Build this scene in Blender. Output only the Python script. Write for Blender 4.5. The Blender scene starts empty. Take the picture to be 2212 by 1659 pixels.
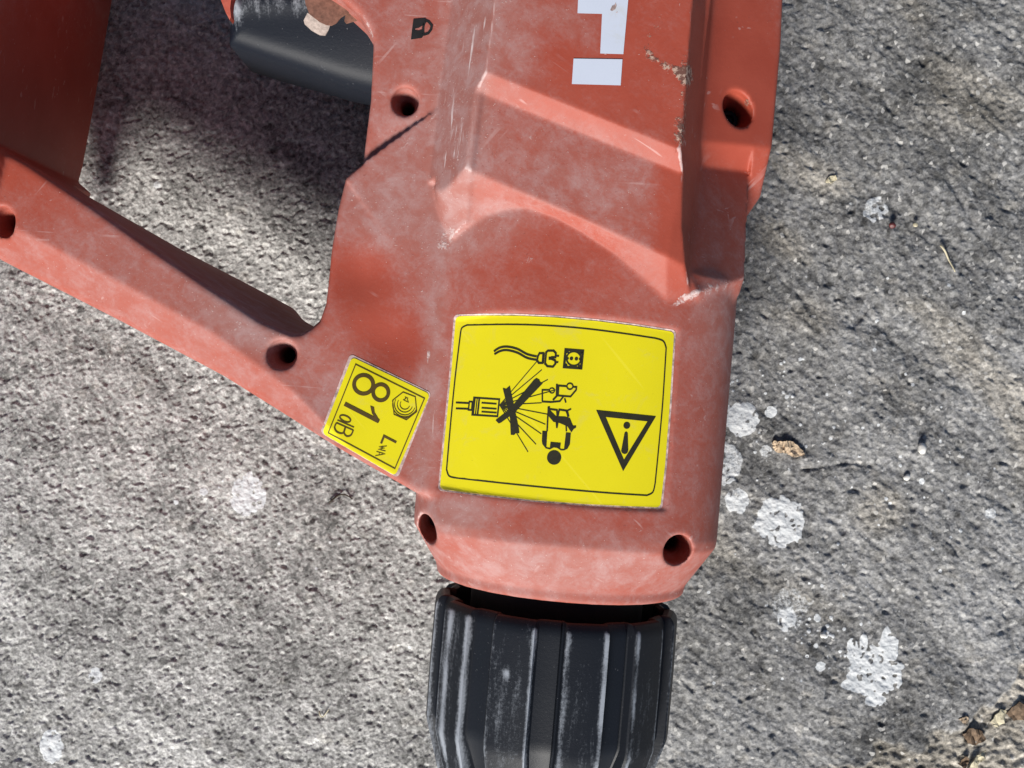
import bpy, bmesh, math, random
import numpy as np
from mathutils import Vector, Matrix
from mathutils.bvhtree import BVHTree
from mathutils.geometry import tessellate_polygon

random.seed(4); rng = np.random.default_rng(7)
C = bpy.context.scene.collection
MM = 0.001                                   # everything is measured in millimetres, built in metres
# ------------------------------------------------------------------ camera, sky, sun
CAM_H = 256.0; FPX = 1106 / 0.45             # camera height over the slab (mm), focal length in survey pixels
cd = bpy.data.cameras.new('camera'); cam = bpy.data.objects.new('camera', cd); C.objects.link(cam)
cam.location = (0, 0, CAM_H * MM); cd.sensor_width = 36; cd.lens = 36 / (2 * 0.45)
cd.clip_start = 0.005; cd.clip_end = 100
bpy.context.scene.camera = cam
SUN_EL, SUN_AZ = 32.0, 196.0                 # azimuth of the sun, clockwise from +Y (top of the picture)
w = bpy.data.worlds.new('World'); bpy.context.scene.world = w; w.use_nodes = True
wn = w.node_tree; bg = wn.nodes['Background']
sky = wn.nodes.new('ShaderNodeTexSky'); sky.sky_type = 'NISHITA'; sky.sun_disc = False; sky.air_density = 0.8; sky.dust_density = 0.6; sky.ozone_density = 0.6
sky.sun_elevation = math.radians(SUN_EL); sky.sun_rotation = math.radians(SUN_AZ)
wn.links.new(sky.outputs[0], bg.inputs[0]); bg.inputs[1].default_value = 0.06
sd = bpy.data.lights.new('sun', 'SUN'); sun = bpy.data.objects.new('sun', sd); C.objects.link(sun)
sd.energy = 4.5; sd.angle = math.radians(16); sd.color = (1.0, 0.955, 0.89)
sdir = Vector((math.sin(math.radians(SUN_AZ)) * math.cos(math.radians(SUN_EL)),
               math.cos(math.radians(SUN_AZ)) * math.cos(math.radians(SUN_EL)), math.sin(math.radians(SUN_EL))))
sun.rotation_euler = (-sdir).to_track_quat('-Z', 'Y').to_euler(); sun.location = sdir * 2
vs = bpy.context.scene.view_settings
bpy.context.scene.display_settings.display_device = 'sRGB'
vs.view_transform = 'Standard'; vs.look = 'None'; vs.gamma = 1; vs.exposure = 0.36

# ------------------------------------------------------------------ helpers
def P(x, y, z):                              # where a surveyed sight line meets height z (mm)
    k = (CAM_H - z) / FPX
    return ((x - 1106) * k, (829.5 - y) * k)
def P3(x, y, z): a = P(x, y, z); return (a[0], a[1], z)
def pts(lst): return np.array([P(*q) for q in lst])
def tag(o, label=None, cat=None, group=None, kind=None):
    if label: o['label'] = label
    if cat: o['category'] = cat
    if group: o['group'] = group
    if kind: o['kind'] = kind
    return o
def sstep(a, b, x):
    t = np.clip((x - a) / (b - a), 0, 1); return t * t * (3 - 2 * t)
def smin(a, b, k):
    h = np.clip(0.5 + 0.5 * (b - a) / k, 0, 1); return b * (1 - h) + a * h - k * h * (1 - h)
def smax(a, b, k): return -smin(-a, -b, k)
def sdpoly(X, Y, V):                         # signed distance to a polygon, negative inside
    d = np.full(X.shape, 1e9); s = np.ones(X.shape); n = len(V)
    for i in range(n):
        a, b = V[i], V[i - 1]
        e = b - a; wx, wy = X - a[0], Y - a[1]
        t = np.clip((wx * e[0] + wy * e[1]) / (e @ e + 1e-12), 0, 1)
        d = np.minimum(d, (wx - e[0] * t) ** 2 + (wy - e[1] * t) ** 2)
        c1, c2, c3 = Y >= a[1], Y < b[1], e[0] * wy > e[1] * wx
        s = np.where((c1 & c2 & c3) | (~c1 & ~c2 & ~c3), -s, s)
    return s * np.sqrt(d)
def dpolyline(X, Y, V):
    d = np.full(X.shape, 1e9)
    for i in range(len(V) - 1):
        a, b = V[i], V[i + 1]; e = b - a; wx, wy = X - a[0], Y - a[1]
        t = np.clip((wx * e[0] + wy * e[1]) / (e @ e + 1e-12), 0, 1)
        d = np.minimum(d, np.hypot(wx - e[0] * t, wy - e[1] * t))
    return d
def side(X, Y, a, b):                        # signed distance to a line, positive on its right hand going a -> b
    e = np.array(b) - np.array(a); e = e / np.hypot(*e)
    return (X - a[0]) * e[1] - (Y - a[1]) * e[0]
def noise2(shape, sx, sy, seed, ang=0.0):    # smooth random field (unit deviation), sx/sy blur in cells
    r = np.random.default_rng(seed).standard_normal(shape).astype(np.float32)
    fy = np.fft.fftfreq(shape[0])[:, None]; fx = np.fft.rfftfreq(shape[1])[None, :]
    c, s = math.cos(ang), math.sin(ang); u = fx * c + fy * s; v = -fx * s + fy * c
    g = np.exp(-2 * np.pi ** 2 * ((u * sx) ** 2 + (v * sy) ** 2))
    o = np.fft.irfft2(np.fft.rfft2(r) * g, s=shape); o -= o.mean()
    return (o / (o.std() + 1e-12)).astype(np.float32)
def mesh_np(name, V, F, mat, parent=None, attrs=None, smooth=True, quads=True):
    me = bpy.data.meshes.new(name); k = 4 if quads else 3
    me.vertices.add(len(V)); me.vertices.foreach_set('co', (np.asarray(V, np.float32) * MM).ravel())
    me.loops.add(len(F) * k); me.loops.foreach_set('vertex_index', np.asarray(F, np.int32).ravel())
    me.polygons.add(len(F)); me.polygons.foreach_set('loop_start', np.arange(0, len(F) * k, k, dtype=np.int32))
    me.update(calc_edges=True)
    if smooth: me.polygons.foreach_set('use_smooth', np.ones(len(F), bool))
    for an, av in (attrs or {}).items():
        a = me.attributes.new(an, 'FLOAT', 'POINT'); a.data.foreach_set('value', np.asarray(av, np.float32))
    me.materials.append(mat)
    o = bpy.data.objects.new(name, me); C.objects.link(o)
    if parent: o.parent = parent
    return o
def mesh_bm(name, bm, mat, parent=None, smooth=False):
    me = bpy.data.meshes.new(name); bm.normal_update(); bm.to_mesh(me); bm.free()
    if smooth: me.polygons.foreach_set('use_smooth', np.ones(len(me.polygons), bool))
    me.materials.append(mat)
    o = bpy.data.objects.new(name, me); C.objects.link(o)
    if parent: o.parent = parent
    return o
def surface_net(f, org, h):                  # numpy surface nets: f<0 is solid
    nx, ny, nz = f.shape; s = f < 0
    cnt = np.zeros((nx - 1, ny - 1, nz - 1), np.int8); offs = [(i, j, k) for i in (0, 1) for j in (0, 1) for k in (0, 1)]
    for i, j, k in offs: cnt += s[i:nx - 1 + i, j:ny - 1 + j, k:nz - 1 + k]
    act = np.argwhere((cnt > 0) & (cnt < 8)); ids = np.full(cnt.shape, -1, np.int32)
    ids[act[:, 0], act[:, 1], act[:, 2]] = np.arange(len(act)); del cnt
    cv = np.stack([f[act[:, 0] + i, act[:, 1] + j, act[:, 2] + k] for i, j, k in offs], 1)
    acc = np.zeros((len(act), 3), np.float32); num = np.zeros(len(act), np.float32)
    for a in range(8):
        for b in range(a + 1, 8):
            oa, ob = np.array(offs[a]), np.array(offs[b])
            if np.abs(oa - ob).sum() != 1: continue
            fa, fb = cv[:, a], cv[:, b]; m = (fa < 0) != (fb < 0)
            t = np.where(m, fa / np.where(m, fa - fb, 1), 0)
            acc += np.where(m[:, None], oa + t[:, None] * (ob - oa), 0); num += m
    V = (act + acc / num[:, None]) * h + np.array(org)
    Q = []
    for ax in range(3):
        lo = [slice(None)] * 3; hi = [slice(None)] * 3; lo[ax] = slice(0, -1); hi[ax] = slice(1, None)
        e = np.argwhere(s[tuple(lo)] != s[tuple(hi)])
        u, v = (ax + 1) % 3, (ax + 2) % 3
        ok = (e[:, u] > 0) & (e[:, v] > 0) & (e[:, u] < f.shape[u] - 1) & (e[:, v] < f.shape[v] - 1); e = e[ok]
        inside = s[e[:, 0], e[:, 1], e[:, 2]]
        def cell(du, dv):
            c = e.copy(); c[:, u] -= du; c[:, v] -= dv; return ids[c[:, 0], c[:, 1], c[:, 2]]
        q = np.stack([cell(1, 1), cell(0, 1), cell(0, 0), cell(1, 0)], 1)
        q[~inside] = q[~inside][:, ::-1]; Q.append(q)
    return V, np.concatenate(Q)
def vert_normals(V, F):
    n = np.cross(V[F[:, 2]] - V[F[:, 0]], V[F[:, 3]] - V[F[:, 1]]); N = np.zeros_like(V)
    for k in range(4): np.add.at(N, F[:, k], n)
    return N / (np.linalg.norm(N, axis=1, keepdims=True) + 1e-12)
def convexity(V, F, it=2):                   # > 0 on outer edges, < 0 in inner corners
    N = vert_normals(V, F); n = len(V)
    a = np.concatenate([F[:, 0], F[:, 1], F[:, 2], F[:, 3]]); b = np.concatenate([F[:, 1], F[:, 2], F[:, 3], F[:, 0]])
    deg = np.bincount(a, minlength=n) + np.bincount(b, minlength=n) + 1e-9
    def nb(q): return (np.bincount(a, q[b], n) + np.bincount(b, q[a], n)) / deg
    m = np.stack([nb(V[:, k]) for k in range(3)], 1)
    c = ((V - m) * N).sum(1)
    for _ in range(it): c = 0.5 * c + 0.5 * nb(c)
    return c, N

# ------------------------------------------------------------------ materials
class NT:
    def __init__(s, name):
        s.m = bpy.data.materials.new(name); s.m.use_nodes = True; s.t = s.m.node_tree
        s.b = s.t.nodes['Principled BSDF']
        s.co = s.t.nodes.new('ShaderNodeTexCoord').outputs['Object']
    def link(s, a, b): s.t.links.new(a, b)
    def put(s, v, sock):
        if isinstance(v, bpy.types.NodeSocket): s.link(v, sock)
        else: sock.default_value = v
    def noise(s, scale, detail=3, rough=0.6, dist=0.0, stretch=None, rot=0.0):
        n = s.t.nodes.new('ShaderNodeTexNoise'); n.inputs['Scale'].default_value = scale
        n.inputs['Detail'].default_value = detail; n.inputs['Roughness'].default_value = rough; n.inputs['Distortion'].default_value = dist
        if stretch:
            mp = s.t.nodes.new('ShaderNodeMapping'); mp.vector_type = 'TEXTURE'; mp.inputs['Scale'].default_value = tuple(1 / q for q in stretch); mp.inputs['Rotation'].default_value = (0, 0, rot)
            s.link(s.co, mp.inputs['Vector']); s.link(mp.outputs[0], n.inputs['Vector'])
        else: s.link(s.co, n.inputs['Vector'])
        return n.outputs['Fac']
    def voro(s, scale, out='Distance', feature='F1'):
        n = s.t.nodes.new('ShaderNodeTexVoronoi'); n.inputs['Scale'].default_value = scale; n.feature = feature
        s.link(s.co, n.inputs['Vector']); return n.outputs[out]
    def attr(s, name):
        n = s.t.nodes.new('ShaderNodeAttribute'); n.attribute_name = name; return n.outputs['Fac']
    def math(s, op, a, b=0.0, clamp=False):
        n = s.t.nodes.new('ShaderNodeMath'); n.operation = op; n.use_clamp = clamp
        s.put(a, n.inputs[0]); s.put(b, n.inputs[1]); return n.outputs[0]
    def ramp(s, v, a, b, lo=0.0, hi=1.0):
        n = s.t.nodes.new('ShaderNodeMapRange'); n.interpolation_type = 'SMOOTHSTEP'
        s.put(v, n.inputs['Value']); n.inputs['From Min'].default_value = a; n.inputs['From Max'].default_value = b
        n.inputs['To Min'].default_value = lo; n.inputs['To Max'].default_value = hi; return n.outputs[0]
    def mix(s, f, a, b, mode='MIX'):
        n = s.t.nodes.new('ShaderNodeMix'); n.data_type = 'RGBA'; n.blend_type = mode
        s.put(f, n.inputs[0])
        for v, q in ((a, n.inputs[6]), (b, n.inputs[7])):
            if isinstance(v, bpy.types.NodeSocket): s.link(v, q)
            else: q.default_value = (*v, 1) if len(v) == 3 else v
        return n.outputs[2]
    def val(s, v):                            # grey colour from a value
        n = s.t.nodes.new('ShaderNodeCombineColor')
        for k in range(3): s.link(v, n.inputs[k])
        return n.outputs[0]
    def bump(s, h, dist, strength=1.0):
        n = s.t.nodes.new('ShaderNodeBump'); n.inputs['Distance'].default_value = dist; n.inputs['Strength'].default_value = strength
        s.link(h, n.inputs['Height']); s.link(n.outputs[0], s.b.inputs['Normal']); return n
    def set(s, col=None, rough=None, metal=None, spec=None):
        for v, k in ((col, 'Base Color'), (rough, 'Roughness'), (metal, 'Metallic'), (spec, 'Specular IOR Level')):
            if v is None: continue
            if k == 'Base Color' and not isinstance(v, bpy.types.NodeSocket): v = (*v, 1)
            s.put(v, s.b.inputs[k])
        return s.m

def red_plastic():
    n = NT('red_plastic')
    dust, edge = n.attr('dust'), n.attr('edge')
    mott = n.noise(260, 5, 0.65, 0.4)
    fine = n.noise(1500, 4, 0.75)
    streak = n.noise(500, 4, 0.7, 0.0, (1.0, 0.16, 0.5), -0.083)
    cross = n.noise(700, 3, 0.7, 1.0, (1.0, 0.3, 1), 0.9)
    a = n.math('ADD', n.math('MULTIPLY', mott, 0.46), n.math('MULTIPLY', fine, 0.83))
    a = n.math('ADD', a, n.math('MULTIPLY', cross, 0.51))
    thr = n.math('SUBTRACT', 1.42, n.math('MULTIPLY', dust, 0.95))
    d = n.ramp(n.math('SUBTRACT', a, thr), -0.62, 0.72)
    base = n.mix(n.ramp(n.noise(90, 3), 0.3, 0.7), (0.34, 0.059, 0.034), (0.38, 0.072, 0.043))
    dusty = n.mix(n.ramp(mott, 0.35, 0.7), (0.36, 0.158, 0.134), (0.43, 0.272, 0.258))
    col = n.mix(n.math('MULTIPLY', d, 0.86), base, dusty)
    # specks of dried slurry and fine lint
    sp = n.ramp(n.math('ADD', n.noise(2600, 2, 0.6), n.math('MULTIPLY', dust, 0.06)), 0.725, 0.79)
    col = n.mix(n.math('MULTIPLY', sp, 0.6), col, (0.66, 0.50, 0.47))
    dk = n.ramp(n.noise(1900, 2, 0.5), 0.70, 0.76)
    col = n.mix(n.math('MULTIPLY', dk, 0.5), col, (0.20, 0.05, 0.04))
    for rot_, sc_ in ((0.95, 620), (-0.75, 540), (1.5, 700)):
        scr = n.ramp(n.noise(sc_, 2, 0.5, 0.6, (1.0, 0.025, 1), rot_), 0.685, 0.72)
        col = n.mix(n.math('MULTIPLY', scr, n.math('MULTIPLY', n.ramp(n.noise(120, 2), 0.5, 0.65), 0.34)), col, (0.62, 0.44, 0.42))
    # rubbed edges, streaks of plaster, a painted glint on the plate rim
    ew = n.ramp(n.math('ADD', edge, n.math('MULTIPLY', n.math('SUBTRACT', streak, 0.5), 0.9)), 0.35, 0.85)
    col = n.mix(n.math('MULTIPLY', ew, 0.75), col, (0.68, 0.52, 0.50))
    plas_glint = n.attr('plaster_and_glint')
    pw = n.ramp(n.math('ADD', plas_glint, n.math('MULTIPLY', n.math('SUBTRACT', n.noise(900, 5, 0.75, 0.5), 0.5), 1.5)), 0.5, 0.8)
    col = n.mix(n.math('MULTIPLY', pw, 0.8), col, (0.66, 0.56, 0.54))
    ps = n.ramp(n.math('ADD', n.attr('streak'), n.math('MULTIPLY', n.math('SUBTRACT', n.noise(800, 3, 0.7, 0, (1, 0.11, 1), -0.083), 0.5), 2.2)), 0.72, 1.05)
    col = n.mix(n.math('MULTIPLY', ps, 0.85), col, (0.76, 0.66, 0.65))
    gr = n.ramp(n.math('ADD', n.attr('grime'), n.math('MULTIPLY', n.math('SUBTRACT', n.noise(1100, 4, 0.8), 0.5), 2.0)), 0.55, 0.85)
    col = n.mix(n.math('MULTIPLY', gr, 0.8), col, n.mix(n.ramp(n.noise(1500, 2), 0.45, 0.6), (0.11, 0.075, 0.06), (0.55, 0.43, 0.34)))
    rough = n.ramp(d, 0, 1, 0.55, 0.75)
    h = n.math('ADD', n.math('MULTIPLY', fine, 0.5), n.math('MULTIPLY', n.math('ADD', pw, n.math('MULTIPLY', sp, 0.8)), 0.7))
    h = n.math('ADD', h, n.math('MULTIPLY', gr, 0.8))
    n.bump(h, 0.00011, 0.55)
    return n.set(col, rough, spec=0.32)
def black_plastic(name, base=(0.009, 0.0115, 0.017), rough=0.5):
    n = NT(name); dust = n.attr('dust')
    brown = n.attr('brown'); base = n.mix(brown, base, (0.075, 0.036, 0.026))
    st = n.noise(420, 5, 0.75, 0.3, (1.0, 0.14, 0.8), -0.083)
    fn = n.noise(1700, 4, 0.8)
    v = n.math('ADD', n.math('MULTIPLY', st, 1.5), n.math('MULTIPLY', fn, 0.9))
    d = n.ramp(n.math('ADD', v, dust), 1.45, 2.25)
    col = n.mix(d, base, (0.33, 0.36, 0.405))
    sp = n.ramp(n.noise(2600, 2, 0.6), 0.70, 0.78)
    col = n.mix(n.math('MULTIPLY', sp, 0.4), col, (0.3, 0.31, 0.33))
    n.bump(n.math('ADD', fn, n.math('MULTIPLY', sp, 0.6)), 0.00008, 0.5)
    return n.set(col, n.ramp(d, 0, 1, rough, 0.75), spec=0.26)
def plain(name, col, rough=0.5, metal=0.0, var=0.12, scale=600, bump=0.00003):
    n = NT(name); f = n.noise(scale, 4, 0.7)
    c = n.mix(n.ramp(f, 0.3, 0.7), tuple(x * (1 - var) for x in col), tuple(min(1, x * (1 + var)) for x in col))
    n.bump(f, bump, 0.5); return n.set(c, rough, metal)
def vinyl(name, col, rough=0.3):
    n = NT(name); f = n.noise(70, 3, 0.6); g = n.ramp(n.noise(2200, 2, 0.5), 0.735, 0.77)
    c = n.mix(n.ramp(f, 0.3, 0.7), tuple(x * 0.96 for x in col), col)
    c = n.mix(n.math('MULTIPLY', g, 0.35), c, tuple(x * 0.55 for x in col))
    sm = n.ramp(n.noise(160, 5, 0.75, 0.6), 0.54, 0.74)
    c = n.mix(n.math('MULTIPLY', sm, 0.22), c, (0.48, 0.42, 0.22))
    scr = n.ramp(n.noise(650, 2, 0.5, 0.5, (1.0, 0.02, 1), 0.7), 0.69, 0.72)
    c = n.mix(n.math('MULTIPLY', scr, 0.14), c, tuple(min(1, x * 1.15 + 0.1) for x in col))
    n.bump(n.math('ADD', f, n.math('MULTIPLY', n.noise(1200, 2), 0.03)), 0.00012, 0.25)
    return n.set(c, rough, spec=0.4)
def concrete():
    n = NT('concrete'); tone, spl, warm, right = n.attr('tone'), n.attr('splash'), n.attr('warm'), n.attr('right')
    g1 = n.noise(1500, 4, 0.75); g2 = n.noise(420, 4, 0.7); big = n.noise(35, 4, 0.6)
    cell = n.voro(1250, 'Color'); sep = n.t.nodes.new('ShaderNodeSeparateColor'); n.link(cell, sep.inputs[0])
    left = n.mix(n.ramp(g2, 0.3, 0.7), (0.315, 0.313, 0.302), (0.415, 0.412, 0.398))
    rgt = n.mix(n.ramp(g2, 0.3, 0.7), (0.165, 0.166, 0.170), (0.275, 0.273, 0.265))
    col = n.mix(right, left, rgt)
    col = n.mix(n.math('MULTIPLY', warm, 0.75), col, (0.39, 0.355, 0.295))
    k = n.math('MULTIPLY', tone, n.ramp(sep.outputs[0], 0, 1, 0.76, 1.23))
    k = n.math('MULTIPLY', k, n.ramp(g1, 0.25, 0.75, 0.80, 1.2))
    k = n.math('MULTIPLY', k, n.ramp(big, 0.25, 0.75, 0.9, 1.1))
    col = n.mix(1.0, col, n.val(k), 'MULTIPLY')
    wh = n.ramp(sep.outputs[1], 0.965, 0.985)
    col = n.mix(n.math('MULTIPLY', wh, 0.55), col, (0.66, 0.65, 0.62))
    s = n.ramp(n.math('ADD', spl, n.math('MULTIPLY', n.math('SUBTRACT', g1, 0.5), 0.9)), 0.36, 0.72)
    col = n.mix(n.math('MULTIPLY', s, 0.93), col, n.mix(n.ramp(g2, 0.35, 0.65), (0.62, 0.65, 0.67), (0.76, 0.78, 0.79)))
    h = n.math('ADD', g1, n.math('MULTIPLY', n.voro(1600), 0.8))
    n.bump(h, 0.00030, n.ramp(s, 0, 1, 0.7, 0.4)) if False else n.bump(h, 0.00020, 0.5)
    return n.set(col, 0.9, spec=0.2)
M_RED = red_plastic(); M_CHUCK = black_plastic('black_ribbed_plastic'); M_TRIG = black_plastic('black_trigger_plastic', (0.0065, 0.0095, 0.017), 0.52)
M_YEL = vinyl('yellow_vinyl', (0.78, 0.68, 0.012)); M_INK = plain('black_ink', (0.022, 0.020, 0.008), 0.45, 0, 0.2)
M_INKB = plain('brown_ink', (0.085, 0.052, 0.008), 0.45, 0, 0.15)
M_BACK = plain('clear_laminate_edge', (0.52, 0.38, 0.35), 0.5, 0, 0.5, 900)
M_WHITE = vinyl('white_print', (0.60, 0.65, 0.76)); M_STEEL = plain('dark_steel', (0.05, 0.045, 0.045), 0.4, 0.8)
M_DARK = plain('black_rubber', (0.012, 0.010, 0.010), 0.6, 0, 0.3, 500)
M_CONC = concrete()

# ------------------------------------------------------------------ drill housing as a moulded solid
ZA = 35.5                                     # height of the drill's axis above the slab
H = 0.37
x0, x1, y0, y1, z0, z1 = -118.0, 56.0, -46.0, 112.0, 1.0, 71.5
gx = np.arange(x0, x1, H); gy = np.arange(y0, y1, H); gz = np.arange(z0, z1, H)
X, Y = np.meshgrid(gx, gy, indexing='ij')
AX = np.array([0.083, 0.9965]); AC = np.array(P(1212, 1252, ZA))           # axis direction and centre of the front rim
U = (X - AC[0]) * AX[1] - (Y - AC[1]) * AX[0]; Vv = (X - AC[0]) * AX[0] + (Y - AC[1]) * AX[1]
R0 = 28.7; PN = np.where(U < 0, 4.0, 3.0)
U = np.where(U > 0, U * 1.03, U)
Rv = np.interp(Vv, [-5, 0, 2.0, 10.3, 60], [24.0, 24.0, 24.4, R0, R0])
Pv = 2.1 + (PN - 2.1) * np.clip((Vv - 2) / 10, 0, 1)
US = U                                                                       # crown lies slightly left of the seam centre
NOSE = Rv * np.clip(1 - np.clip(np.abs(U) / Rv, 0, 1) ** Pv, 0, 1) ** (1 / Pv)

# main motor housing: raised panels and slopes
L1 = (P(1045, 159, 68), P(1463, 326, 68)); L2 = (P(1021, 372, 66.5), P(1440, 555, 66.5))
ARCH = pts([(900, 640, 45), (950, 575, 55), (968, 540, 59), (1000, 500, 61), (1050, 466, 62.5), (1100, 452, 63), (1140, 450, 63), (1200, 470, 63.5), (1253, 499, 63.5),
            (1328, 551, 63), (1403, 619, 62.5), (1440, 655, 62), (1480, 690, 60)])
H1, H2 = 34.0, 31.6
a1 = side(X, Y, *L1); top = H1 - (H1 - H2) * np.clip(a1 / 3.0, 0, 1)
d2 = side(X, Y, *L2); archpoly = np.concatenate([ARCH, [[60, -40], [-60, -40]]])
sa = sdpoly(X, Y, archpoly)                   # negative inside the nose area
t = np.clip(d2, 0, None) / (np.clip(d2, 0, None) + np.clip(sa, 0.01, None))
top = np.where(d2 > 0, H2 * (1 - t) + NOSE * t, top)
top = np.where(sa < 0, NOSE + 2.0 * sa, top)
L3 = (P(1478, 352, 66), P(1438, 562, 66)); L3b = (P(1438, 562, 66), P(1440, 660, 63))
c3 = np.where(Y > P(0, 350, 66)[1], -1, np.where(Y > L3b[0][1], side(X, Y, L3[1], L3[0]), side(X, Y, L3b[1], L3b[0])))
top = top - 0.42 * np.clip(c3, 0, None)
EL = (P(1058, 0, 68), P(1008, 405, 66));              # dl > 0 left of the left edge
dl = side(X, Y, EL[0], EL[1])
hl = 32.9 - 1.25 * dl
ERy = [P(1500, -400, 68)[1], P(1500, 0, 68)[1], P(1474, 328, 67)[1], P(1472, 486, 65)[1], P(1490, 620, 61)[1], -60]
ERx = [P(1520, -400, 68)[0], P(1500, 0, 68)[0], P(1474, 328, 67)[0], P(1472, 486, 65)[0], P(1491, 620, 61)[0], 36]
er = np.interp(-Y, [-q for q in ERy], ERx); dr = X - er
hr = np.interp(-Y, [-q for q in ERy], [32.6, 32.6, 32.2, 30.5, 26.5, 20]) - 2.7 * dr
top = top + 0.65 * np.exp(-(np.clip(-dl - 0.2, 0, None) / 0.7) ** 2) * (sa > 0.5)
hM = smin(smin(top, hl, 0.3), hr, 0.35)
# slab: grip, knuckle guard, neck and foot
ZT = 59.0; ZB = 20.0
outer = pts([(930, 1068, ZT), (903, 1068, ZT), (698, 950, ZT), (650, 922, ZT), (470, 812, ZT), (240, 690, ZT), (0, 568, ZT), (-120, 505, ZT), (-170, 300, ZT)])
outer = np.concatenate([outer, [[-117, 40], [-117, 110], [40, 110], [30, 30], [10, -15]]])
ZF = 10.0
neckside = [(672, 708, ZT), (690, 692, ZT), (703, 655, ZT), (708, 610, ZT), (715, 540, ZT), (730, 450, ZT), (746, 385, ZT), (781, 352, ZT),
        (800, 215, ZT), (806, 95, ZT), (800, 70, ZT), (775, 30, ZT), (735, -5, ZT), (650, -60, ZT), (520, -110, ZT), (400, -150, ZT), (250, -230, ZT)]
footside = [(252, -190, ZF), (244, 0, ZF), (225, 112, ZF), (202, 244, ZF), (181, 358, ZF), (164, 391, ZF + 2)]
hole_b = pts(footside + [(172, 408, ZB - 2), (190, 424, ZB), (394, 540, ZB), (547, 619, ZB), (655, 676, ZB), (668, 700, ZT)] + neckside)
hole_t = pts(footside + [(60, 352, ZT), (195, 442, ZT), (315, 527, ZT), (454, 621, ZT), (562, 692, ZT), (630, 722, ZT), (652, 720, ZT)] + neckside)
so = sdpoly(X, Y, outer); sb_, st_ = -sdpoly(X, Y, hole_b), -sdpoly(X, Y, hole_t)
hS = np.full(X.shape, ZT - ZA + 0.4)
og = pts([(760, 972, ZT), (470, 812, ZT), (240, 690, ZT), (0, 568, ZT), (-200, 460, ZT)])
do = dpolyline(X, Y, og); wch = np.interp(X, [-80, -52, -38, -28], [6.6, 6.2, 4.0, 0.0])
hS = hS - 0.62 * np.clip(wch - do, 0, None)
sl = (P(780, 355, ZT), P(958, 226, ZT)); ss = side(X, Y, *sl)
al = ((X - sl[0][0]) * (sl[1][0] - sl[0][0]) + (Y - sl[0][1]) * (sl[1][1] - sl[0][1])) / 16.3 ** 2
upper = ss < 0
hS = hS - np.where(upper, 1.35 * np.clip(1.4 - 1.2 * al, 0, 1) * (al > -0.25) * np.exp(-np.clip(-ss, 0, None) / 4.5), 0)
hS = hS + np.where(~upper, 0.3 * np.clip(1.4 - 1.2 * al, 0, 1) * (al > -0.25) * np.exp(-np.clip(ss, 0, None) / 6), 0)
for (cx, cy, r, dep) in ((790, 600, 5.0, 0.9), (830, 740, 5.5, 0.8), (700, 850, 6, 0.3)):
    q = P(cx, cy, ZT); hS = hS - dep * np.exp(-((X - q[0]) ** 2 + (Y - q[1]) ** 2) / r ** 2)
bot = ZB - 0.4 + 11 * sstep(-46, -40, X) * (Y < 36)
FOOT = (side(X, Y, P(244, 0, ZB), P(150, 430, ZB)) > -0.3) & (Y > 10); bot = np.where(FOOT, ZF - 0.4, bot); hS = hS + 7.0 * sstep(-0.6, 0.4, side(X, Y, P(244, 0, ZB), P(150, 430, ZB)) + 3.5) * (Y > 10)
# flange and side block on the right
zf = 47
oR = pts([(1700, -500, zf), (1690, 0, zf), (1685, 100, zf), (1665, 310, zf), (1650, 420, zf), (1622, 462, zf), (1611, 480, zf), (1595, 600, zf), (1586, 640, zf)])
oR = np.concatenate([oR, [[34, 8], [27, 8], [27, 110], [48, 110]]])
sdR = sdpoly(X, Y, oR)
fl = 18.2 - 0.42 * (X - 36)
yb = np.clip((38.9 - Y) / (38.9 - 18.7), 0, 1.2)
bl = (16.9 + 8.4 * yb) - (0.58 + 0.18 * yb) * (X - 34 + 1.4 * yb)
be = np.interp(Y, [P(1600, 600, 49)[1], P(1618, 370, 47)[1]], [P(1600, 600, 49)[0], P(1618, 370, 47)[0]])
tt = sstep(P(0, 312, 52)[1], P(0, 364, 50)[1], -Y * -1) if False else np.clip((P(0, 312, 52)[1] - Y) / (P(0, 312, 52)[1] - P(0, 364, 50)[1]), 0, 1)
strip = fl - 0.5 * np.clip(P(0, 312, 52)[1] - Y, 0, 30) - 0.5 * sstep(44, 36, Y)
hF = np.where(X > be, strip, np.minimum(fl * (1 - tt) + bl * tt, 27.3))
ble = side(X, Y, P(1505, 634, 57), P(1600, 606, 49))
hF = hF - 1.15 * np.clip(ble, 0, None)
del t, d2, sa
# recess for the big label
lab_out = [(986, 690), (1060, 681), (1130, 681), (1200, 684), (1270, 690), (1340, 697), (1400, 706), (1460, 717), (1452, 850), (1444, 980), (1434, 1098),
           (1370, 1095), (1290, 1090), (1190, 1080), (1100, 1070), (1030, 1062), (946, 1052), (955, 940), (966, 820), (976, 750)]
labp = pts([(a, b, 62) for a, b in lab_out]); rec = 0.42 * sstep(0.7, -0.2, sdpoly(X, Y, labp))

def fld(h, zz): return h
VL = np.interp(U, [6, 15], [80, 58.5])
def gscale(h):
    gy_, gx_ = np.gradient(h, H, H); return 1 / np.sqrt(1 + np.clip(gy_ ** 2 + gx_ ** 2, 0, 16))
gM, gS, gF = gscale(hM), gscale(hS), gscale(hF)
F = np.empty((len(gx), len(gy), len(gz)), np.float32)
mend = np.maximum(Y - 108, -Y - 20)
absU = (np.abs(U) / 30).astype(np.float32)
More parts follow.
